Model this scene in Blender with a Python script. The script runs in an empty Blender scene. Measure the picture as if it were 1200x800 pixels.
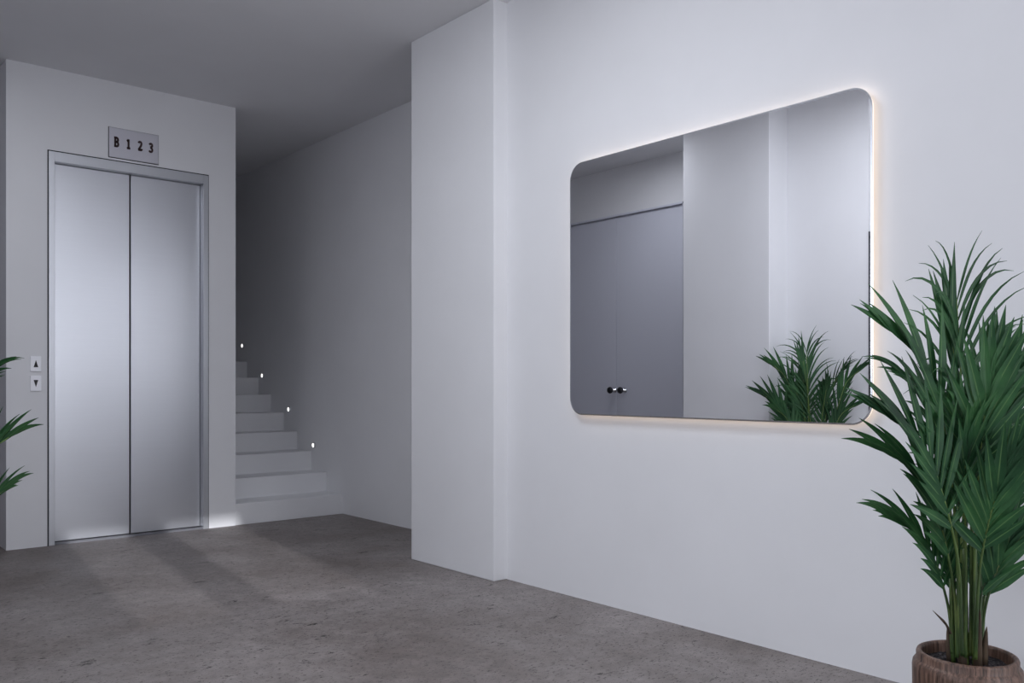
import bpy, bmesh, math, random
from mathutils import Vector, Matrix
random.seed(7)
S = bpy.context.scene
C = S.collection
PI = math.pi

P2ROT = 202
# ------------------------------------------------------------------ helpers
def link(name, me, m=None, parent=None, kind=None):
    o = bpy.data.objects.new(name, me)
    C.objects.link(o)
    if m is not None:
        for q in (m if isinstance(m, (list, tuple)) else [m]):
            me.materials.append(q)
    if parent is not None:
        o.parent = parent
    if kind:
        o['kind'] = kind
    return o

def obj(name, bm, m, parent=None, smooth=False, kind=None):
    bmesh.ops.recalc_face_normals(bm, faces=bm.faces[:])
    me = bpy.data.meshes.new(name)
    bm.to_mesh(me); bm.free()
    if smooth:
        for p in me.polygons: p.use_smooth = True
    return link(name, me, m, parent, kind)

def empty(name, loc, label, cat, group=None, rz=0):
    o = bpy.data.objects.new(name, None)
    C.objects.link(o)
    o.location = loc; o.rotation_euler = (0, 0, rz)
    o.empty_display_size = 0.1
    tag(o, label, cat, group)
    return o

def tag(o, label, cat, group=None):
    o['label'] = label; o['category'] = cat
    if group: o['group'] = group

def box(bm, x0, x1, y0, y1, z0, z1):
    vs = [bm.verts.new(p) for p in ((x0,y0,z0),(x1,y0,z0),(x1,y1,z0),(x0,y1,z0),(x0,y0,z1),(x1,y0,z1),(x1,y1,z1),(x0,y1,z1))]
    for f in ((0,3,2,1),(4,5,6,7),(0,1,5,4),(1,2,6,5),(2,3,7,6),(3,0,4,7)):
        bm.faces.new([vs[i] for i in f])

def boxes(*bs):
    bm = bmesh.new()
    for b in bs: box(bm, *b)
    return bm

def bevel(o, w, seg=2):
    md = o.modifiers.new('bevel', 'BEVEL'); md.width = w; md.segments = seg
    md.limit_method = 'ANGLE'
    return o

def lathe(bm, prof, seg=48, c=(0,0,0), axis='z', mat=0):
    rings = []
    for r, z in prof:
        ring = []
        for i in range(seg):
            a = 2*PI*i/seg
            p = (r*math.cos(a), r*math.sin(a), z)
            if axis == 'x': p = (p[2], p[0], p[1])
            ring.append(bm.verts.new((c[0]+p[0], c[1]+p[1], c[2]+p[2])))
        rings.append(ring)
    for a, b in zip(rings, rings[1:]):
        for i in range(seg):
            j = (i+1) % seg
            bm.faces.new((a[i], a[j], b[j], b[i])).material_index = mat
    for r in (rings[0], rings[-1]):
        bm.faces.new(r).material_index = mat

def tube(bm, pts, radii, seg=8, mat=0):
    """a tapered tube through pts with parallel transported rings"""
    rings = []
    n = None
    for i, p in enumerate(pts):
        t = (pts[min(i+1, len(pts)-1)] - pts[max(i-1, 0)]).normalized()
        if n is None:
            n = t.orthogonal().normalized()
        else:
            n = (n - t*n.dot(t)).normalized()
        b = t.cross(n)
        rings.append([bm.verts.new(p + (n*math.cos(2*PI*k/seg) + b*math.sin(2*PI*k/seg))*radii[i]) for k in range(seg)])
    for a, b2 in zip(rings, rings[1:]):
        for k in range(seg):
            j = (k+1) % seg
            bm.faces.new((a[k], a[j], b2[j], b2[k])).material_index = mat
    bm.faces.new(rings[0]); bm.faces.new(rings[-1])

# ------------------------------------------------------------------ materials
def mat(name):
    m = bpy.data.materials.new(name); m.use_nodes = True
    nt = m.node_tree
    b = nt.nodes['Principled BSDF']
    return m, nt, b

def N(nt, t, **kw):
    n = nt.nodes.new(t)
    for k, v in kw.items(): setattr(n, k, v)
    return n

def plain(name, col, rough=0.5, metal=0.0, spec=0.5, emit=None, es=0):
    m, nt, b = mat(name)
    b.inputs['Base Color'].default_value = (*col, 1)
    b.inputs['Roughness'].default_value = rough
    b.inputs['Metallic'].default_value = metal
    b.inputs['Specular IOR Level'].default_value = spec
    if emit:
        b.inputs['Emission Color'].default_value = (*emit, 1)
        b.inputs['Emission Strength'].default_value = es
    return m

def noise(nt, scale, detail=4, rough=0.55, vec=None):
    n = N(nt, 'ShaderNodeTexNoise')
    n.inputs['Scale'].default_value = scale
    n.inputs['Detail'].default_value = detail
    n.inputs['Roughness'].default_value = rough
    if vec: nt.links.new(vec, n.inputs['Vector'])
    return n

def ramp(nt, fac, stops):
    r = N(nt, 'ShaderNodeValToRGB')
    while len(r.color_ramp.elements) < len(stops): r.color_ramp.elements.new(0.5)
    for e, (p, c) in zip(r.color_ramp.elements, stops):
        e.position = p; e.color = (*c, 1) if len(c) == 3 else c
    nt.links.new(fac, r.inputs['Fac'])
    return r

def plaster(name, col):
    m, nt, b = mat(name)
    tc = N(nt, 'ShaderNodeTexCoord')
    n = noise(nt, 2.2, 5, 0.6, tc.outputs['Object'])
    c0 = tuple(c*0.965 for c in col)
    r = ramp(nt, n.outputs['Fac'], [(0.3, c0), (0.7, col)])
    nt.links.new(r.outputs['Color'], b.inputs['Base Color'])
    b.inputs['Roughness'].default_value = 0.75
    b.inputs['Specular IOR Level'].default_value = 0.25
    f = noise(nt, 220, 3, 0.6, tc.outputs['Object'])
    bp = N(nt, 'ShaderNodeBump'); bp.inputs['Strength'].default_value = 0.05; bp.inputs['Distance'].default_value = 0.002
    nt.links.new(f.outputs['Fac'], bp.inputs['Height']); nt.links.new(bp.outputs['Normal'], b.inputs['Normal'])
    return m

M_WALL = plaster('white_plaster', (0.80, 0.80, 0.815))
M_CEIL = plaster('ceiling_plaster', (0.76, 0.76, 0.775))

def concrete():
    m, nt, b = mat('brown_grey_concrete')
    L = nt.links.new
    tc = N(nt, 'ShaderNodeTexCoord')
    big = noise(nt, 1.3, 7, 0.62, tc.outputs['Object'])
    base = ramp(nt, big.outputs['Fac'], [(0.32, (0.165, 0.139, 0.128)), (0.5, (0.232, 0.205, 0.195)), (0.68, (0.305, 0.275, 0.268))])
    mid = noise(nt, 14, 8, 0.7, tc.outputs['Object'])
    mr = ramp(nt, mid.outputs['Fac'], [(0.3, (0.70,)*3), (0.7, (1.18,)*3)])
    mx = N(nt, 'ShaderNodeMix', data_type='RGBA', blend_type='MULTIPLY'); mx.inputs[0].default_value = 1
    L(base.outputs['Color'], mx.inputs[6]); L(mr.outputs['Color'], mx.inputs[7])
    # pores and short scratches, stretched along the trowel direction
    mp = N(nt, 'ShaderNodeMapping'); mp.inputs['Rotation'].default_value = (0, 0, 0.25); mp.inputs['Scale'].default_value = (0.6, 1.25, 1)
    L(tc.outputs['Object'], mp.inputs['Vector'])
    wn = noise(nt, 5, 4, 0.6, mp.outputs['Vector'])
    add = N(nt, 'ShaderNodeMix', data_type='RGBA', blend_type='LINEAR_LIGHT'); add.inputs[0].default_value = 0.12
    L(mp.outputs['Vector'], add.inputs[6]); L(wn.outputs['Color'], add.inputs[7])
    pn = noise(nt, 17, 6, 0.78, add.outputs[2])
    pr = ramp(nt, pn.outputs['Fac'], [(0.36, (1, 1, 1)), (0.385, (0, 0, 0))])
    fine = noise(nt, 75, 4, 0.8, mp.outputs['Vector'])
    fr = ramp(nt, fine.outputs['Fac'], [(0.385, (1, 1, 1)), (0.42, (0, 0, 0))])
    mk = N(nt, 'ShaderNodeMath', operation='MAXIMUM'); L(pr.outputs['Color'], mk.inputs[0]); L(fr.outputs['Color'], mk.inputs[1])
    dk = N(nt, 'ShaderNodeMix', data_type='RGBA'); L(mk.outputs[0], dk.inputs[0])
    L(mx.outputs[2], dk.inputs[6]); dk.inputs[7].default_value = (0.035, 0.030, 0.028, 1)
    L(dk.outputs[2], b.inputs['Base Color'])
    rr = N(nt, 'ShaderNodeMapRange'); rr.inputs[3].default_value = 0.42; rr.inputs[4].default_value = 0.62
    L(mid.outputs['Fac'], rr.inputs[0]); L(rr.outputs[0], b.inputs['Roughness'])
    b.inputs['Specular IOR Level'].default_value = 0.35
    bp = N(nt, 'ShaderNodeBump', invert=True); bp.inputs['Strength'].default_value = 0.35; bp.inputs['Distance'].default_value = 0.004
    L(mk.outputs[0], bp.inputs['Height']); L(bp.outputs['Normal'], b.inputs['Normal'])
    return m
M_FLOOR = concrete()

def steel(name, col, rough, horiz=True):
    m, nt, b = mat(name)
    tc = N(nt, 'ShaderNodeTexCoord'); mp = N(nt, 'ShaderNodeMapping')
    mp.inputs['Scale'].default_value = (3, 3, 260) if horiz else (260, 260, 3)
    nt.links.new(tc.outputs['Object'], mp.inputs['Vector'])
    n = noise(nt, 1.0, 4, 0.6, mp.outputs['Vector'])
    rr = N(nt, 'ShaderNodeMapRange'); rr.inputs[3].default_value = rough-0.03; rr.inputs[4].default_value = rough+0.04
    nt.links.new(n.outputs['Fac'], rr.inputs[0]); nt.links.new(rr.outputs[0], b.inputs['Roughness'])
    r = ramp(nt, n.outputs['Fac'], [(0.3, tuple(c*0.97 for c in col)), (0.7, col)])
    nt.links.new(r.outputs['Color'], b.inputs['Base Color'])
    b.inputs['Metallic'].default_value = 0.85
    bp = N(nt, 'ShaderNodeBump'); bp.inputs['Strength'].default_value = 0.03; bp.inputs['Distance'].default_value = 0.001
    nt.links.new(n.outputs['Fac'], bp.inputs['Height']); nt.links.new(bp.outputs['Normal'], b.inputs['Normal'])
    return m
M_STEEL = steel('brushed_steel', (0.62, 0.63, 0.665), 0.33)
M_STEELF = steel('satin_steel_frame', (0.56, 0.57, 0.60), 0.38, False)
M_SILL = plain('dark_threshold_steel', (0.22, 0.22, 0.24), 0.5, 0.8)
M_GAP = plain('dark_gap', (0.015, 0.016, 0.02), 0.7)
M_PLATE = plain('brushed_plate', (0.60, 0.59, 0.64), 0.42, 0.5)
M_BLACK = plain('black_print', (0.01, 0.006, 0.008), 0.5)
M_DIGIT = plain('dark_red_digit', (0.03, 0.006, 0.006), 0.45)
M_BUTTON = plain('white_button_plate', (0.92, 0.92, 0.96), 0.3)
M_MIRROR = plain('silvered_glass', (0.93, 0.935, 0.955), 0.0, 1.0)
M_BEVEL = plain('mirror_bevel', (0.70, 0.72, 0.75), 0.25, 1.0)
M_BOX = plain('white_back_box', (0.85, 0.84, 0.82), 0.6)
M_LED = plain('warm_led_diffuser', (0.9, 0.85, 0.78), 0.5, emit=(1.0, 0.80, 0.62), es=0.95)
M_STEPL = plain('step_light_lens', (0.9, 0.9, 0.9), 0.4, emit=(1, 0.98, 0.94), es=1.8)
M_FILL_PANEL = plain('fill_panel_diffuser', (0.9, 0.9, 0.9), 0.5, emit=(0.86, 0.9, 1.0), es=3.0)
M_RING = plain('step_light_ring', (0.75, 0.75, 0.78), 0.35, 0.8)
M_DOOR = plain('grey_painted_door', (0.66, 0.67, 0.74), 0.5)
M_DARKF = plain('dark_door_frame', (0.02, 0.02, 0.022), 0.45)
M_KNOB = plain('dark_knob', (0.03, 0.03, 0.035), 0.3, 0.6)
M_CHROME = plain('chrome', (0.8, 0.8, 0.82), 0.12, 1.0)

def leafmat():
    m, nt, b = mat('palm_leaf')
    L = nt.links.new
    uv = N(nt, 'ShaderNodeUVMap'); sp = N(nt, 'ShaderNodeSeparateXYZ'); L(uv.outputs['UV'], sp.inputs[0])
    # u = across (0.5 midrib), v = along
    a = N(nt, 'ShaderNodeMath', operation='SUBTRACT'); L(sp.outputs['X'], a.inputs[0]); a.inputs[1].default_value = 0.5
    ab = N(nt, 'ShaderNodeMath', operation='ABSOLUTE'); L(a.outputs[0], ab.inputs[0])
    rib = ramp(nt, ab.outputs[0], [(0.0, (1, 1, 1)), (0.075, (0, 0, 0))])
    tc = N(nt, 'ShaderNodeTexCoord')
    n = noise(nt, 5, 4, 0.6, tc.outputs['Object'])
    g = ramp(nt, n.outputs['Fac'], [(0.32, (0.008, 0.031, 0.013)), (0.5, (0.018, 0.070, 0.026)), (0.68, (0.042, 0.135, 0.042))])
    w = N(nt, 'ShaderNodeTexWave', wave_type='BANDS', bands_direction='X'); w.inputs['Scale'].default_value = 4.0; w.inputs['Distortion'].default_value = 0.3
    L(uv.outputs['UV'], w.inputs['Vector'])
    wr = ramp(nt, w.outputs['Fac'], [(0, (0.82,)*3), (1, (1.1,)*3)])
    mu = N(nt, 'ShaderNodeMix', data_type='RGBA', blend_type='MULTIPLY'); mu.inputs[0].default_value = 1
    L(g.outputs['Color'], mu.inputs[6]); L(wr.outputs['Color'], mu.inputs[7])
    mx = N(nt, 'ShaderNodeMix', data_type='RGBA'); L(rib.outputs['Color'], mx.inputs[0]); L(mu.outputs[2], mx.inputs[6])
    mx.inputs[7].default_value = (0.10, 0.20, 0.07, 1)
    L(mx.outputs[2], b.inputs['Base Color'])
    b.inputs['Roughness'].default_value = 0.5
    b.inputs['Specular IOR Level'].default_value = 0.28
    tr = N(nt, 'ShaderNodeBsdfTranslucent'); tr.inputs['Color'].default_value = (0.03, 0.14, 0.03, 1)
    ms = N(nt, 'ShaderNodeMixShader'); ms.inputs[0].default_value = 0.10
    L(b.outputs[0], ms.inputs[1]); L(tr.outputs[0], ms.inputs[2])
    L(ms.outputs[0], nt.nodes['Material Output'].inputs['Surface'])
    return m
M_LEAF = leafmat()

def stemmat():
    m, nt, b = mat('palm_cane')
    tc = N(nt, 'ShaderNodeTexCoord'); mp = N(nt, 'ShaderNodeMapping'); mp.inputs['Scale'].default_value = (30, 30, 4)
    nt.links.new(tc.outputs['Object'], mp.inputs[0])
    n = noise(nt, 1.5, 4, 0.6, mp.outputs[0])
    r = ramp(nt, n.outputs['Fac'], [(0.3, (0.012, 0.028, 0.008)), (0.52, (0.040, 0.080, 0.018)), (0.75, (0.15, 0.19, 0.05))])
    sp = N(nt, 'ShaderNodeSeparateXYZ'); nt.links.new(tc.outputs['Object'], sp.inputs[0])
    mr = N(nt, 'ShaderNodeMapRange'); mr.inputs[1].default_value = 0.5; mr.inputs[2].default_value = 0.8; nt.links.new(sp.outputs['Z'], mr.inputs[0])
    mx = N(nt, 'ShaderNodeMix', data_type='RGBA'); nt.links.new(mr.outputs[0], mx.inputs[0]); nt.links.new(r.outputs[0], mx.inputs[6])
    mx.inputs[7].default_value = (0.14, 0.22, 0.05, 1)
    nt.links.new(mx.outputs[2], b.inputs['Base Color']); b.inputs['Roughness'].default_value = 0.45
    return m
M_STEM = stemmat()

def sheathmat():
    m, nt, b = mat('dry_sheath')
    tc = N(nt, 'ShaderNodeTexCoord'); mp = N(nt, 'ShaderNodeMapping'); mp.inputs['Scale'].default_value = (90, 90, 6)
    nt.links.new(tc.outputs['Object'], mp.inputs[0])
    n = noise(nt, 1.0, 4, 0.6, mp.outputs[0])
    r = ramp(nt, n.outputs['Fac'], [(0.3, (0.03, 0.018, 0.012)), (0.7, (0.10, 0.065, 0.035))])
    nt.links.new(r.outputs[0], b.inputs['Base Color']); b.inputs['Roughness'].default_value = 0.8
    return m
M_SHEATH = sheathmat()

def potmat():
    m, nt, b = mat('brown_wood_grain_pot')
    tc = N(nt, 'ShaderNodeTexCoord'); mp = N(nt, 'ShaderNodeMapping'); mp.inputs['Scale'].default_value = (70, 70, 5)
    nt.links.new(tc.outputs['Object'], mp.inputs[0])
    n = noise(nt, 1.6, 6, 0.7, mp.outputs[0])
    r = ramp(nt, n.outputs['Fac'], [(0.35, (0.030, 0.015, 0.010)), (0.5, (0.115, 0.064, 0.044)), (0.68, (0.24, 0.145, 0.105))])
    nt.links.new(r.outputs[0], b.inputs['Base Color']); b.inputs['Roughness'].default_value = 0.45
    bp = N(nt, 'ShaderNodeBump'); bp.inputs['Strength'].default_value = 0.5; bp.inputs['Distance'].default_value = 0.003
    nt.links.new(n.outputs['Fac'], bp.inputs['Height']); nt.links.new(bp.outputs[0], b.inputs['Normal'])
    return m
M_POT = potmat()

def soilmat():
    m, nt, b = mat('dark_soil')
    tc = N(nt, 'ShaderNodeTexCoord')
    v = N(nt, 'ShaderNodeTexVoronoi'); v.inputs['Scale'].default_value = 120; nt.links.new(tc.outputs['Object'], v.inputs['Vector'])
    r = ramp(nt, v.outputs['Distance'], [(0.0, (0.10, 0.085, 0.085)), (0.6, (0.012, 0.010, 0.012))])
    nt.links.new(r.outputs[0], b.inputs['Base Color']); b.inputs['Roughness'].default_value = 0.9
    bp = N(nt, 'ShaderNodeBump', invert=True); bp.inputs['Strength'].default_value = 1; bp.inputs['Distance'].default_value = 0.006
    nt.links.new(v.outputs['Distance'], bp.inputs['Height']); nt.links.new(bp.outputs[0], b.inputs['Normal'])
    return m
M_SOIL = soilmat()

# ------------------------------------------------------------------ the room (metres)
H = 2.955          # ceiling
XR = 2.877         # right wall
XP = 2.790         # right pillar face
XS = 3.370         # stairwell wall
YP0, YP1 = 3.400, 4.143   # pillars along the room
YB = 5.940         # back wall (lift front)
XB0, XB1 = 1.084, 2.511   # lift block
XL = 0.205         # left wall
XLP = 0.430        # left pillar face
XC = -0.150        # passage wall with the double door
YF = -2.0          # street front
T = 0.12

def struct(name, bm, m, bev=0):
    o = obj(name, bm, m, kind='structure')
    if bev: bevel(o, bev, 2)
    return o

struct('floor', boxes((-3.2, XS+0.3, -7.5, 9.6, -0.12, 0)), M_FLOOR)
struct('ceiling', boxes((-3.0, XS+0.2, YF-0.12, 9.6, H, H+0.15)), M_CEIL)
# right wall, its pillar, stairwell walls
struct('wall_right', boxes((XR, XR+0.62, YF, YP0, 0, H)), M_WALL)
struct('pillar_right', boxes((XP, XS+0.12, YP0, YP1, 0, H)), M_WALL, 0.004)
struct('wall_stairwell', boxes((XS, XS+T, YP1, 9.5, 0, H)), M_WALL)
struct('wall_stair_end', boxes((XB1, XS+T, 9.38, 9.5, 0, H)), M_WALL)
# lift block with the opening for the doors
EX0, EX1, EZ, REC = 1.312, 2.315, 2.445, 0.10
struct('wall_back', boxes(
    (XB0, EX0, YB, YB+REC, 0, H), (EX1, XB1, YB, YB+REC, 0, H), (EX0, EX1, YB, YB+REC, EZ, H),
    (XB0, XB1, YB+REC, 9.38, 0, H)), M_WALL)
# left side
struct('wall_left', boxes((XL-0.16, XL, 2.80, YP0, 0, H), (XL-0.16, XL, YF, -1.6, 0, H)), M_WALL)
struct('pillar_left', boxes((XC-0.1, XLP, YP0, YP1, 0, H)), M_WALL, 0.004)
struct('wall_passage', boxes((XC-T, XC, YP1, 4.60, 0, H), (XC-T, XC, 6.16, 8.6, 0, H), (XC-T, XC, 4.60, 6.16, 2.535, H), (XC-T, XC-0.07, 4.60, 6.16, 0, 2.535)), M_WALL)
struct('wall_passage_end', boxes((XC-T, XB0, 8.48, 8.6, 0, H)), M_WALL)
# vestibule beyond the left opening, street front; openings to outside added for light
struct('wall_vestibule', boxes((-2.9, XL-0.16, 2.80, 2.92, 0, H), (-3.0, -2.88, YF, -1.4, 0, H), (-3.0, -2.88, 2.3, 2.92, 0, H),
                               (-3.0, -2.88, -1.4, 2.3, 2.75, H), (-3.0, -2.88, -1.4, 2.3, 0, 1.3)), M_WALL)
struct('wall_front', boxes((-3.0, 0.36, YF-0.12, YF, 0, H), (2.70, XR+0.4, YF-0.12, YF, 0, H), (0.36, 2.70, YF-0.12, YF, 2.80, H),
                           (0.36, 2.70, YF-0.12, YF, 0, 0.10)), M_WALL)
# unseen street-front glazing bars, added to let in and split the sun
SH = 0.125
wf = struct('added_window_1', boxes((0.36, 0.47, YF-0.09, YF-0.03, 0.10, 2.80), (0.84, 1.08, YF-0.09, YF-0.03, 0.10, 2.80),
                         (1.60, 1.70, YF-0.09, YF-0.03, 0.10, 2.80), (2.64, 2.70, YF-0.09, YF-0.03, 0.10, 2.80),
                         (0.36, 2.70, YF-0.09, YF-0.03, 2.74, 2.80), (0.36, 2.70, YF-0.09, YF-0.03, 0.10, 0.16)), M_DARKF)
# unseen overhang and outer walls, added only to shape the sun's patch
struct('sun_blocker_top', boxes((-3.0, 4.0, -6.35, YF-0.12, 2.865, 2.985)), M_WALL)
struct('sun_blocker_low', boxes((-3.0, 4.0, -3.3, -3.1, 0, 1.55)), M_WALL)
struct('sun_blocker_side', boxes((1.42, 4.0, -3.5, -3.3, 0, 2.9)), M_WALL)
# dark frame of the opening in the left wall
struct('trim_1', boxes((XL-0.18, XL+0.006, 2.735, 2.798, 0, 1.97), (XL-0.18, XL+0.006, -1.60, -1.54, 0, 1.97), (XL-0.18, XL+0.006, -1.60, 2.798, 1.94, 2.0)), M_DARKF)

# stairs
bm = bmesh.new()
RI, TR = 0.1512, 0.2525
prof = [(YB, 0.0)]
for k in range(13):
    prof += [(YB+0.005+TR*k, RI*(k+1)) if k else (YB, RI)]
    prof += [(YB+0.005+TR*(k+1), RI*(k+1))]
yend = prof[-1][0]
prof.append((yend, 0.0))
a = [bm.verts.new((XB1, y, z)) for y, z in prof]
b = [bm.verts.new((XS, y, z)) for y, z in prof]
bm.faces.new(a); bm.faces.new(b)
for i in range(len(prof)):
    j = (i+1) % len(prof)
    bm.faces.new((a[i], a[j], b[j], b[i]))
struct('stairs', bm, M_WALL, 0.004)

# passage double door
d = empty('door_1', (XC-0.07, 5.38, 0), 'pale grey double door with dark round knobs, seen in the mirror', 'door')
d['kind'] = 'structure'
for s in (-1, 1):
    y0, y1 = (-0.775, -0.0012) if s < 0 else (0.0012, 0.775)
    lf = obj('door_leaf', boxes((0, 0.045, y0, y1, 0.006, 2.515)), M_DOOR, d); bevel(lf, 0.003)
    bm = bmesh.new()
    lathe(bm, [(0.005, 0.0), (0.024, 0.0), (0.024, 0.006), (0.012, 0.010), (0.012, 0.052)], 24, (0.045, s*0.062-0.045, 0.945), 'x', 1)
    lathe(bm, [(0.012, 0.048), (0.027, 0.053), (0.031, 0.066), (0.027, 0.078), (0.010, 0.083)], 24, (0.045, s*0.062-0.045, 0.945), 'x', 0)
    obj('door_knob', bm, [M_KNOB, M_CHROME], lf, True)
obj('door_frame', boxes((0, 0.076, -0.779, -0.7765, 0, 2.535), (0, 0.076, 0.7765, 0.779, 0, 2.535), (0, 0.076, -0.779, 0.779, 2.519, 2.534)), M_DOOR, d)

# ------------------------------------------------------------------ lift
e = empty('elevator', ((EX0+EX1)/2, YB, 0), 'brushed steel elevator doors, two closed panels in a steel frame', 'elevator')
hw = (EX1-EX0)/2; fw = 0.036
bm = boxes((-hw+0.002, -hw+fw, -0.006, 0.095, 0, EZ-0.002), (hw-fw, hw-0.002, -0.006, 0.095, 0, EZ-0.002), (-hw+fw, hw-fw, -0.006, 0.095, EZ-0.062, EZ-0.002))
bevel(obj('door_frame', bm, M_STEELF, e), 0.0015)
bm = boxes((-hw-0.0045, -hw+0.001, -0.002, 0.02, 0, EZ+0.004), (hw-0.001, hw+0.002, -0.002, 0.02, 0, EZ+0.004), (-hw-0.0045, hw+0.002, -0.002, 0.02, EZ-0.001, EZ+0.0045))
obj('shadow_gap', bm, M_GAP, e)
iw = hw-fw
bevel(obj('door_panel', boxes((-iw+0.001, -0.0045, 0.058, 0.088, 0.014, EZ-0.064)), M_STEEL, e), 0.002)
bevel(obj('door_panel', boxes((0.0045, iw-0.001, 0.058, 0.088, 0.014, EZ-0.064)), M_STEEL, e), 0.002)
obj('seam', boxes((-0.0045, 0.0045, 0.080, 0.094, 0.01, EZ-0.064)), M_GAP, e)
obj('threshold', boxes((-iw, iw, 0.0, 0.094, 0, 0.009), (-iw, iw, 0.01, 0.02, 0.008, 0.011), (-iw, iw, 0.03, 0.04, 0.008, 0.011)), M_SILL, e)

# glyphs drawn as thick strokes (x right, z up, unit height)
def stroke(bm, pts, w, y0, y1, sx, sz, ox, oz):
    """closed or open polyline given as centre line with half width per point"""
    n = len(pts)
    Ls, Rs = [], []
    for i, p in enumerate(pts):
        q0 = pts[max(i-1, 0)]; q1 = pts[min(i+1, n-1)]
        dx, dz = q1[0]-q0[0], q1[1]-q0[1]
        l = math.hypot(dx, dz) or 1
        nx, nz = -dz/l, dx/l
        ww = p[2] if len(p) > 2 else w
        Ls.append((p[0]+nx*ww, p[1]+nz*ww)); Rs.append((p[0]-nx*ww, p[1]-nz*ww))
    def V(p, y): return bm.verts.new((ox+p[0]*sx, y, oz+p[1]*sz))
    A = [(V(l, y0), V(r, y0), V(l, y1), V(r, y1)) for l, r in zip(Ls, Rs)]
    for a, b in zip(A, A[1:]):
        bm.faces.new((a[0], b[0], b[1], a[1])); bm.faces.new((a[2], a[3], b[3], b[2]))
        bm.faces.new((a[0], a[2], b[2], b[0])); bm.faces.new((a[1], b[1], b[3], a[3]))
    for q in (A[0], A[-1]): bm.faces.new((q[0], q[1], q[3], q[2]))
def arc(cx, cz, rx, rz, a0, a1, n=8):
    return [(cx+rx*math.cos(math.radians(a0+(a1-a0)*i/n)), cz+rz*math.sin(math.radians(a0+(a1-a0)*i/n))) for i in range(n+1)]
GL = {
 'B': [[(0.13, 0.0), (0.13, 1.0)], [(0.0, 0.05), (0.3, 0.05)]+arc(0.3, 0.27, 0.17, 0.22, -90, 90)+[(0.13, 0.5)], [(0.0, 0.95), (0.3, 0.95)]+list(reversed(arc(0.28, 0.73, 0.16, 0.21, -90, 90)))+[(0.13, 0.52)]],
 '1': [[(0.25, 0.0), (0.25, 1.0)], [(0.05, 0.80), (0.18, 0.86), (0.27, 0.96)], [(0.05, 0.05), (0.45, 0.05)]],
 '2': [arc(0.25, 0.76, 0.17, 0.18, 170, -20)+[(0.36, 0.52), (0.14, 0.16), (0.08, 0.06)], [(0.03, 0.07), (0.46, 0.07)], [(0.44, 0.04), (0.46, 0.22)]],
 '3': [arc(0.23, 0.76, 0.17, 0.18, 165, -70)+[(0.17, 0.52)], [(0.17, 0.52)]+arc(0.22, 0.27, 0.19, 0.22, 70, -160)],
}
ind = empty('floor_indicator', (1.820, YB, 2.562), 'small rectangular steel floor indicator plate reading B 1 2 3 above the elevator', 'sign')
bevel(obj('plate', boxes((-0.155, 0.155, -0.010, 0.0, -0.096, 0.096)), M_PLATE, ind), 0.003)
obj('plate_edge', boxes((-0.1585, 0.157, -0.003, 0.0, -0.0995, 0.098)), M_GAP, ind)
for ch, px in zip('B123', (-0.1115, -0.036, 0.036, 0.106)):
    bm = bmesh.new()
    for st in GL[ch]:
        stroke(bm, st, 0.118, -0.0112, -0.0095, 0.054, 0.061, px-0.014, -0.026)
    obj('digit', bm, M_DIGIT, ind)

for nm, zc, up, lab in (('call_button', 1.125, 1, 'white call button plate with black up arrow, left of the elevator'),
                        ('call_button', 1.005, -1, 'white call button plate with black down arrow, left of the elevator')):
    cb = empty(nm, (1.2425, YB, zc), lab, 'button')
    bevel(obj('plate', boxes((-0.0295, 0.0295, -0.008, 0.001, -0.047, 0.047)), M_BUTTON, cb), 0.002)
    bm = bmesh.new()
    tri = [(-0.0125, -0.021*up), (0.0125, -0.021*up), (0, 0.023*up)]
    f = [bm.verts.new((x, -0.0088, z)) for x, z in tri]; g = [bm.verts.new((x, -0.0070, z)) for x, z in tri]
    bm.faces.new(f); bm.faces.new(g)
    for i in range(3): bm.faces.new((f[i], f[(i+1) % 3], g[(i+1) % 3], g[i]))
    obj('arrow', bm, M_BLACK, cb)

# step lights on the stairwell wall
for (y, z, lab) in ((6.407, 0.504, 'round white step light on stair wall, lowest, above the third step'),
                    (6.848, 0.786, 'round white step light on stair wall, second up from the floor'),
                    (7.369, 1.077, 'round white step light on stair wall, third up from the floor'),
                    (7.800, 1.359, 'round white step light on stair wall, topmost and farthest')):
    t = empty('step_light', (XS, y, z), lab, 'light', 'step lights along the stairs')
    bm = bmesh.new(); lathe(bm, [(0.018, -0.012), (0.0235, -0.010), (0.0245, -0.002), (0.0245, 0.0)], 24, axis='x'); obj('bezel', bm, M_RING, t, True)
    bm = bmesh.new(); lathe(bm, [(0.001, -0.0145), (0.010, -0.0140), (0.019, -0.0115), (0.019, -0.006)], 24, axis='x'); obj('lens', bm, M_STEPL, t, True)

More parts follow.
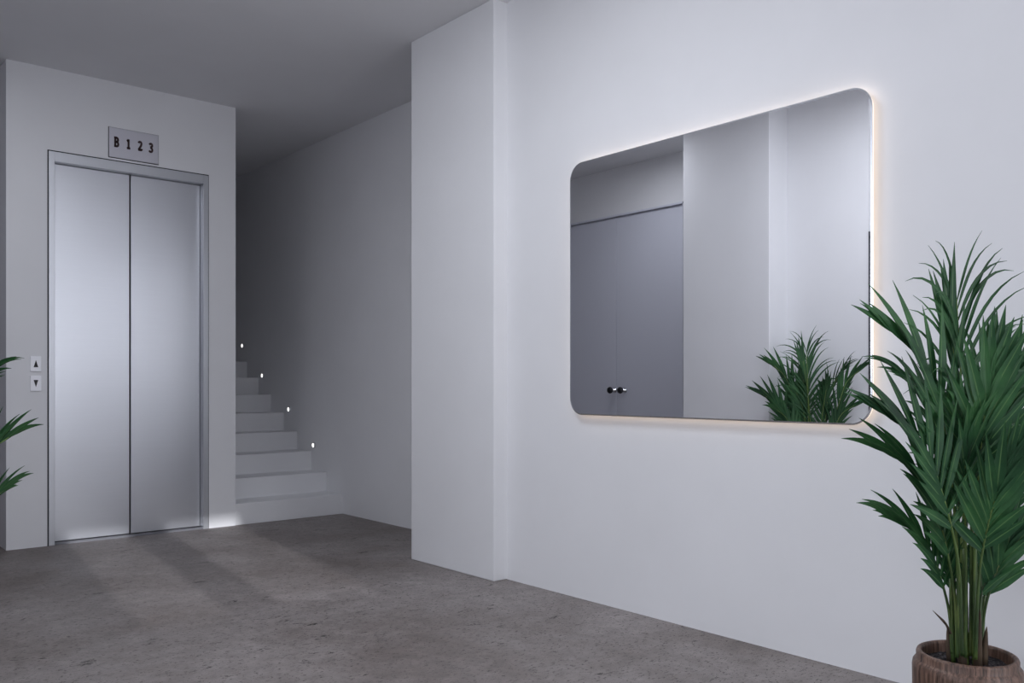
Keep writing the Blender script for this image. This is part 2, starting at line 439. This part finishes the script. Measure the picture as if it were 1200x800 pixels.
# ------------------------------------------------------------------ mirror
def rrect(y0, y1, z0, z1, r, n=12):
    pts = []
    for cy, cz, a0 in ((y1-r, z1-r, 0), (y0+r, z1-r, 90), (y0+r, z0+r, 180), (y1-r, z0+r, 270)):
        for i in range(n+1):
            a = math.radians(a0+90*i/n)
            pts.append((cy+r*math.cos(a), cz+r*math.sin(a)))
    return pts
MY0, MY1, MZ0, MZ1, MR = -0.7315, 0.7315, -0.582, 0.582, 0.078
mir = empty('wall_mirror', (XR, 1.4405+0.7315, 1.4405), 'large rounded rectangular wall mirror with warm glowing edge', 'mirror')
def slab(inset, x0, x1, inner=None):
    bm = bmesh.new()
    o = rrect(MY0+inset, MY1-inset, MZ0+inset, MZ1-inset, max(MR-inset, 0.01))
    A = [bm.verts.new((x0, y, z)) for y, z in o]; B = [bm.verts.new((x1, y, z)) for y, z in o]
    n = len(o)
    for i in range(n): bm.faces.new((A[i], A[(i+1) % n], B[(i+1) % n], B[i]))
    if inner is None:
        bm.faces.new(A); bm.faces.new(B)
    else:
        q = rrect(MY0+inner, MY1-inner, MZ0+inner, MZ1-inner, max(MR-inner, 0.01))
        A2 = [bm.verts.new((x0, y, z)) for y, z in q]; B2 = [bm.verts.new((x1, y, z)) for y, z in q]
        for i in range(n):
            j = (i+1) % n
            bm.faces.new((A[i], A[j], A2[j], A2[i])); bm.faces.new((B[i], B[j], B2[j], B2[i])); bm.faces.new((A2[i], A2[j], B2[j], B2[i]))
    return bm
GX = -0.036
obj('glass', slab(0.006, GX, GX+0.004), M_MIRROR, mir)
# polished bevel around the pane
bm = bmesh.new()
o1 = rrect(MY0+0.006, MY1-0.006, MZ0+0.006, MZ1-0.006, MR-0.006); o2 = rrect(MY0, MY1, MZ0, MZ1, MR)
n = len(o1)
A = [bm.verts.new((GX, y, z)) for y, z in o1]; B = [bm.verts.new((GX+0.002, y, z)) for y, z in o2]; D = [bm.verts.new((GX+0.005, y, z)) for y, z in o2]
E = [bm.verts.new((GX+0.005, y, z)) for y, z in o1]
for i in range(n):
    j = (i+1) % n
    for P, Q in ((A, B), (B, D), (D, E)): bm.faces.new((P[i], P[j], Q[j], Q[i]))
obj('bevelled_rim', bm, M_BEVEL, mir)
obj('light_strip', slab(0.003, GX+0.006, GX+0.016, 0.030), M_LED, mir)
obj('back_box', slab(0.050, GX+0.004, 0.0), M_BOX, mir)

# ------------------------------------------------------------------ camera
F = 1017.0
cam = bpy.data.cameras.new('camera'); co = bpy.data.objects.new('camera', cam); C.objects.link(co)
cam.sensor_width = 36; cam.lens = 36*F/1200; cam.shift_y = 50/1200; cam.clip_start = 0.02
YAW = math.atan2(871, 1017)
co.location = (0, 0, 1); co.rotation_euler = (PI/2, 0, -YAW)
S.camera = co
fx, fy = math.sin(YAW), math.cos(YAW)
FW = Vector((fx, fy, 0)); RT = Vector((fy, -fx, 0)); UP = Vector((0, 0, 1))

# ------------------------------------------------------------------ palms
# The plant is measured in its own frame: a = sideways, d = depth, z = height (metres, from the pot's centre line).
def bez(pts, n):
    """Catmull-Rom through pts"""
    P = [pts[0]*2-pts[1]] + pts + [pts[-1]*2-pts[-2]]
    out = []
    for i in range(1, len(P)-2):
        for k in range(n):
            t = k/n
            p0, p1, p2, p3 = P[i-1], P[i], P[i+1], P[i+2]
            out.append(0.5*((2*p1)+(p2-p0)*t+(2*p0-5*p1+4*p2-p3)*t*t+(3*p1-p0-3*p2+p3)*t**3))
    out.append(pts[-1])
    return out

def resample(pts, n):
    L = [0]
    for a, b in zip(pts, pts[1:]): L.append(L[-1]+(b-a).length)
    out = []; j = 0
    for k in range(n+1):
        s = L[-1]*k/n
        while j < len(L)-2 and L[j+1] < s: j += 1
        t = (s-L[j])/max(L[j+1]-L[j], 1e-9)
        out.append(pts[j].lerp(pts[j+1], min(max(t, 0), 1)))
    return out, L[-1]

def leaflet(bm, uvl, base, dirv, nrm, length, width, droop, curl):
    K = 9
    prev = None
    p = base.copy(); d = dirv.normalized()
    for k in range(K+1):
        t = k/K
        w = width*(min(1.0, 0.34+2.4*t) * (1-max(0, (t-0.35)/0.65)**1.6))*0.5 if k < K else 0.0004
        side = d.cross(nrm).normalized()
        nn = side.cross(d).normalized()
        l = p - side*w + nn*w*0.32; r = p + side*w + nn*w*0.32
        cur = (bm.verts.new(l), bm.verts.new(p), bm.verts.new(r), t)
        if prev:
            for (i0, i1, u0, u1) in ((0, 1, 0, 0.5), (1, 2, 0.5, 1)):
                f = bm.faces.new((prev[i0], prev[i1], cur[i1], cur[i0])); f.smooth = True
                for lp, uv in zip(f.loops, ((u0, prev[3]), (u1, prev[3]), (u1, t), (u0, t))): lp[uvl].uv = uv
        prev = cur
        d = (d + Vector((0, 0, -1))*droop*(0.35+t)/K + nrm*curl/K).normalized()
        p = p + d*(length/K)

CEN = Vector((0, 0, 0))
def frond(parent, pts, s0, n, ll, ww, a0=52, a1=12, beta=40, droop=0.5, face=None, r0=0.0046):
    """pts: the rachis from the soil to the tip; leaflets sit on the part beyond s0"""
    P, L = resample(bez([Vector(p) for p in pts], 12), 60)
    bm = bmesh.new()
    tube(bm, P, [r0*(1-0.86*(i/60)**0.8)+0.0006 for i in range(61)], 8)
    st = obj('stem', bm, M_STEM, parent, True)
    bm = bmesh.new(); uvl = bm.loops.layers.uv.new('UVMap')
    out = Vector((P[-1].x-P[0].x, P[-1].y-P[0].y, 0)); out = out.normalized() if out.length > 0.03 else Vector((0, 0, 0))
    for k in range(n):
        q = k/(n-1)
        for sg in (-1, 1):
            s = s0+(1-s0)*(q*0.985) + (0.008*sg if k < n-1 else 0)
            s = min(max(s, 0), 0.999)
            i = int(s*60); pos = P[i].lerp(P[i+1], s*60-i)
            T_ = (P[min(i+2, 60)]-P[max(i-1, 0)]).normalized()
            nr = Vector(face) if face else (Vector((0, 0, 0.55)) - out + Vector((0, 0.05, 0.02)))
            nr = (nr - T_*nr.dot(T_)).normalized()
            sd = T_.cross(nr).normalized()*sg
            al = math.radians(a0+(a1-a0)*q**0.8 + random.uniform(-4, 4)); be = math.radians(beta+random.uniform(-9, 9))
            low = 1-0.72*max(0, -sd.z)
            al *= low
            dv = T_*math.cos(al)+(sd*math.cos(be)+nr*math.sin(be))*math.sin(al)
            prof = 0.62+0.38*math.sin(PI*min(1, 0.12+0.85*q)) if q < 0.93 else 0.66
            ln = ll*prof*random.uniform(0.86, 1.08)*(0.6+0.4*low)
            leaflet(bm, uvl, pos, dv, (nr*math.cos(al*0.5)+UP*0.0).normalized(), ln, ww*random.uniform(0.85, 1.1)*(0.8 if q > 0.9 else 1), droop*random.uniform(0.6, 1.5), 0.1*random.uniform(-1, 1))
    me_o = obj('leaf_blade', bm, M_LEAF, st, False)
    for p_ in me_o.data.polygons: p_.use_smooth = True
    return st

T0 = 2.23; AX = 1133.0; AXV = (AX-600)/F*T0
def W(px, py, d=0.0):
    """photo measure -> plant frame (a, d, z)"""
    t = T0+d
    return ((px-600)/F*t-AXV, d, 1-(py-450)/F*t)

FR = [
 # rachis points, s0, n, leaflet length, width, a0, a1, beta, droop, face
 dict(pts=[W(1130,768,0.0), W(1129,600,0.0), W(1126,450,0.0), W(1121,350,0.0)], s0=0.50, n=17, ll=0.31, ww=0.0120, a0=33, a1=16, beta=20, droop=1.7, face=(0.3,-1,0.2), r0=0.006),
 dict(pts=[W(1132,768,0.01), W(1131,600,0.01), W(1121,450,0.0), W(1113,380,-0.01)], s0=0.84, n=4, ll=0.255, ww=0.023, a0=11, a1=3, beta=0, droop=0.02, face=(0.1,-1,0.1), r0=0.005),
 dict(pts=[W(1141,768,-0.03), W(1143,620,-0.05), W(1151,510,-0.07), W(1164,430,-0.09)], s0=0.66, n=9, ll=0.245, ww=0.027, a0=42, a1=3, beta=8, droop=0.12, face=(-0.1,-1,0.2)),
 dict(pts=[W(1124,768,-0.02), W(1120,620,-0.04), W(1104,490,-0.07), W(1080,425,-0.08), W(1049,390,-0.09)], s0=0.52, n=10, ll=0.25, ww=0.026, a0=46, a1=-4, beta=12, droop=0.30, face=(0.15,-0.85,0.45)),
 dict(pts=[W(1127,768,-0.05), W(1123,660,-0.07), W(1100,565,-0.10), W(1075,515,-0.12), W(1046,489,-0.14)], s0=0.50, n=11, ll=0.25, ww=0.027, a0=52, a1=-3, beta=12, droop=0.22, face=(0.15,-0.85,0.45)),
 dict(pts=[W(1119,768,0.04), W(1116,620,0.08), W(1099,510,0.12), W(1082,465,0.13), W(1060,440,0.15)], s0=0.55, n=10, ll=0.19, ww=0.021, a0=38, a1=2, beta=14, droop=1.1, face=(0.2,-0.8,0.5)),
 dict(pts=[W(1122,770,-0.02), W(1118,690,-0.02), W(1098,600,-0.04), W(1073,553,-0.05), W(1043,531,-0.05)], s0=0.46, n=11, ll=0.215, ww=0.025, a0=42, a1=0, beta=14, droop=0.55, face=(0.15,-0.85,0.45)),
 dict(pts=[W(1116,765,0.00), W(1111,710,0.0), W(1094,655,-0.02), W(1075,625,-0.02), W(1047,604,-0.03)], s0=0.42, n=10, ll=0.17, ww=0.021, a0=38, a1=0, beta=14, droop=0.55, face=(0.15,-0.85,0.45)),
 dict(pts=[W(1148,768,0.0), W(1155,710,-0.01), W(1172,660,-0.02), W(1192,628,-0.02), W(1222,606,-0.03)], s0=0.40, n=11, ll=0.175, ww=0.024, a0=40, a1=0, beta=14, droop=0.35, face=(-0.15,-0.85,0.45)),
 dict(pts=[W(1143,772,-0.04), W(1148,670,-0.06), W(1163,595,-0.09), W(1182,545,-0.12)], s0=0.56, n=10, ll=0.205, ww=0.027, a0=46, a1=3, beta=6, droop=0.10, face=(-0.1,-1,0.25)),
 dict(pts=[W(1146,766,0.04), W(1154,620,0.07), W(1174,500,0.11), W(1190,445,0.12), W(1216,412,0.14)], s0=0.55, n=10, ll=0.225, ww=0.027, a0=40, a1=0, beta=14, droop=0.25, face=(-0.15,-0.85,0.45)),
 dict(pts=[W(1131,770,-0.03), W(1132,650,-0.04), W(1130,560,-0.06), W(1136,510,-0.09)], s0=0.66, n=8, ll=0.17, ww=0.022, a0=40, a1=3, beta=16, droop=0.3, face=(0.1,-1,0.35)),
 dict(pts=[W(1137,768,-0.02), W(1138,610,-0.03), W(1134,520,-0.05), W(1124,475,-0.07)], s0=0.58, n=9, ll=0.18, ww=0.022, a0=42, a1=5, beta=15, droop=0.8, face=(0.1,-0.9,0.5)),
 dict(pts=[W(1139,768,0.03), W(1140,600,0.06), W(1148,470,0.10), W(1164,405,0.15)], s0=0.60, n=11, ll=0.22, ww=0.014, a0=40, a1=10, beta=25, droop=1.0, face=(-0.2,-0.8,0.4)),
 dict(pts=[W(1128,768,0.03), W(1124,610,0.07), W(1112,510,0.12), W(1098,465,0.16)], s0=0.60, n=9, ll=0.19, ww=0.020, a0=40, a1=6, beta=24, droop=0.5, face=(0.2,-0.8,0.6)),
 dict(pts=[W(1150,768,0.02), W(1157,670,0.05), W(1176,580,0.08), W(1194,535,0.09), W(1224,510,0.10)], s0=0.50, n=10, ll=0.20, ww=0.025, a0=42, a1=0, beta=14, droop=0.35, face=(-0.15,-0.85,0.45)),
 dict(pts=[W(1144,768,-0.02), W(1149,705,-0.02), W(1158,660,0.0), W(1168,625,0.02)], s0=0.48, n=9, ll=0.15, ww=0.020, a0=36, a1=5, beta=20, droop=0.3, face=(-0.2,-0.9,0.4)),
 dict(pts=[W(1121,768,0.02), W(1118,700,0.02), W(1110,650,0.05), W(1100,610,0.08)], s0=0.48, n=9, ll=0.15, ww=0.020, a0=36, a1=5, beta=20, droop=0.3, face=(0.2,-0.9,0.4)),
]

def make_palm(loc, rz, label):
    root = empty('potted_palm', loc, label, 'potted plant', 'potted palms', rz)
    # pot: rounded shoulder, stepped lip, hollow
    bm = bmesh.new()
    outer = [(0.006, 0.0), (0.110, 0.0), (0.120, 0.008), (0.128, 0.08), (0.1335, 0.20), (0.1345, 0.268), (0.1325, 0.280), (0.127, 0.287), (0.124, 0.290),
             (0.1245, 0.303), (0.122, 0.309), (0.117, 0.311), (0.112, 0.309), (0.110, 0.302), (0.109, 0.262), (0.100, 0.24), (0.004, 0.24)]
    lathe(bm, [(r*0.955, z) for r, z in outer], 72)
    obj('pot', bm, M_POT, root, True)
    bm = bmesh.new()
    rings = []
    for j in range(15):
        r = 0.1036*j/14
        rings.append([bm.verts.new((r*math.cos(2*PI*i/56), r*math.sin(2*PI*i/56), 0.282 + random.uniform(-0.003, 0.003) + 0.006*(1-j/14))) for i in range(56)] if j else [bm.verts.new((0, 0, 0.289))])
    for i in range(56): bm.faces.new((rings[0][0], rings[1][i], rings[1][(i+1) % 56]))
    for a, b in zip(rings[1:], rings[2:]):
        for i in range(56): bm.faces.new((a[i], a[(i+1) % 56], b[(i+1) % 56], b[i]))
    obj('soil', bm, M_SOIL, root)
    for f in FR: frond(root, **f)
    # thick canes and dry sheaths at the base
    for (x0, y0, x1, y1, h, r) in ((-0.014,-0.02,-0.016,-0.02,0.58,0.0075), (0.006,-0.03,0.002,-0.035,0.60,0.0065), (-0.034,0.0,-0.042,0.0,0.50,0.0055),
                                   (0.026,-0.008,0.030,-0.01,0.55,0.007), (-0.002,0.015,0.0,0.02,0.62,0.008), (0.042,0.012,0.056,0.02,0.45,0.0055)):
        bm = bmesh.new()
        P = [Vector((x0+(x1-x0)*k/10, y0+(y1-y0)*k/10, 0.284+(h-0.284)*k/10)) for k in range(11)]
        tube(bm, P, [r*(1.15-0.35*k/10 - (0.10 if k % 3 == 0 else 0)) for k in range(11)], 10)
        obj('cane', bm, M_STEM, root, True)
    for k, (ang, r, h) in enumerate(((0.3,0.03,0.10), (1.5,0.034,0.13), (2.8,0.036,0.09), (3.9,0.03,0.12), (5.0,0.034,0.15), (5.8,0.036,0.10))):
        bm = bmesh.new()
        bx, by = r*math.cos(ang), r*math.sin(ang)
        P = [Vector((bx*(1+0.25*q), by*(1+0.25*q), 0.283+h*q)) for q in (0, 0.3, 0.6, 0.85, 1)]
        tube(bm, P, [0.012, 0.010, 0.007, 0.004, 0.0008], 8)
        obj('dry_sheath', bm, M_SHEATH, root, True)
    bm = bmesh.new()
    tube(bm, [Vector(W(*p)) for p in ((1114,742,-0.02), (1109,732,-0.025), (1105,727,-0.03), (1100,722,-0.035), (1093,715,-0.04))], [0.0035, 0.003, 0.0035, 0.0022, 0.0006], 7)
    obj('dry_twig', bm, M_SHEATH, root, True)
    return root

pc = FW*T0 + RT*AXV
palm = make_palm((pc.x, pc.y, 0), -YAW, 'tall green palm in a ribbed brown pot, standing right of the mirror')

def copy_tree(o, parent=None):
    c = o.copy(); C.objects.link(c); c.parent = parent
    for ch in list(o.children): copy_tree(ch, c)
    return c
p2 = copy_tree(palm)
p2.location = (0.412, 3.10, 0); P2R = P2ROT; p2.rotation_euler = (0, 0, math.radians(P2R))
p2['label'] = 'green palm by the opposite pillar, leaf tips at left edge, reflected in the mirror'
# turn each frond about the pot's axis where it would grow into the wall or the pillar behind it
bpy.context.view_layer.update()
def clear(o, ang, base):
    R = Matrix.Translation(base) @ Matrix.Rotation(math.radians(P2R)+ang, 4, 'Z')
    bl = o.children[0].data.vertices
    for v in list(bl)[::3]:
        q = R @ v.co
        t_ = q.x*fx + q.y*fy
        u_, v_ = 600+F*(q.x*fy-q.y*fx)/t_, 450-F*(q.z-1)/t_
        if (u_ > 31 and 414 < v_ < 461) or u_ > 58 or (u_ > -6 and v_ < 368): return False   # the wall with the call buttons stays in view
        if q.x < XL+0.004 or (q.y > YP0-0.004 and q.x < XLP+0.006): return False
    return True
for o in list(p2.children):
    if not o.children: continue
    for dg in (0, 15, -15, 30, -30, 45, -45, 60, -60, 80, -80, 100, -100, 120, -120, 140, -140, 160, -160, 180):
        if clear(o, math.radians(dg), p2.location):
            o.rotation_euler = (0, 0, math.radians(dg)); break
    else:
        for ch in list(o.children): bpy.data.objects.remove(ch)
        bpy.data.objects.remove(o)

# ------------------------------------------------------------------ light
w = bpy.data.worlds.new('sky'); S.world = w; w.use_nodes = True
bg = w.node_tree.nodes['Background']; bg.inputs[0].default_value = (0.72, 0.80, 1.0, 1); bg.inputs[1].default_value = 0.9

def area(name, loc, rot, sx, sy, power, col):
    l = bpy.data.lights.new(name, 'AREA'); l.shape = 'RECTANGLE'; l.size = sx; l.size_y = sy; l.energy = power; l.color = col
    o = bpy.data.objects.new(name, l); C.objects.link(o); o.location = loc; o.rotation_euler = rot
    return o
FILL_COL = (0.88, 0.91, 0.985)
area('front_fill_lamp', (2.2, YF+0.02, 1.45), (PI/2, 0, 0), 1.0, 1.8, 43, FILL_COL)          # added fill lamp at the street front, faces +Y
area('side_fill_lamp', (-2.86, 0.45, 2.05), (PI/2, 0, -PI/2), 3.6, 1.35, 62, FILL_COL)        # added fill lamp from the vestibule side, faces +X
for (px_, py_, sz, pw_, lab) in ((1.30, 2.42, 0.8, 22.5, 'added flat square fill light panel, out of view in the lobby before the mirror'), (0.68, 4.60, 0.34, 7.0, 'added flat square fill light panel, out of view in the side passage')):
    t = empty('fill_panel', (px_, py_, H), lab, 'light', 'added fill light panels')  # unseen glowing panels added to brighten lobby and passage
    h_ = sz/2
    bevel(obj('housing', boxes((-h_-0.02, h_+0.02, -h_-0.02, h_+0.02, -0.045, 0)), M_BOX, t), 0.006)
    obj('diffuser', boxes((-h_, h_, -h_, h_, -0.050, -0.045)), M_FILL_PANEL, t)
    area('panel_fill_lamp', (px_, py_, H-0.055), (0, 0, 0), sz, sz, pw_, FILL_COL)
sd = Vector((0.12, 1.0, -0.2295)).normalized()
sl = bpy.data.lights.new('sun', 'SUN'); sl.energy = 2.6; sl.angle = math.radians(0.6); sl.color = (0.95, 0.96, 1.0)
so = bpy.data.objects.new('sun', sl); C.objects.link(so); so.rotation_euler = sd.to_track_quat('-Z', 'Y').to_euler()

S.view_settings.view_transform = 'Standard'; S.view_settings.look = 'None'
S.view_settings.exposure = 0; S.view_settings.gamma = 1
S.view_settings.use_curve_mapping = False
S.cycles.use_denoising = True
S.cycles.max_bounces = 10; S.cycles.diffuse_bounces = 6
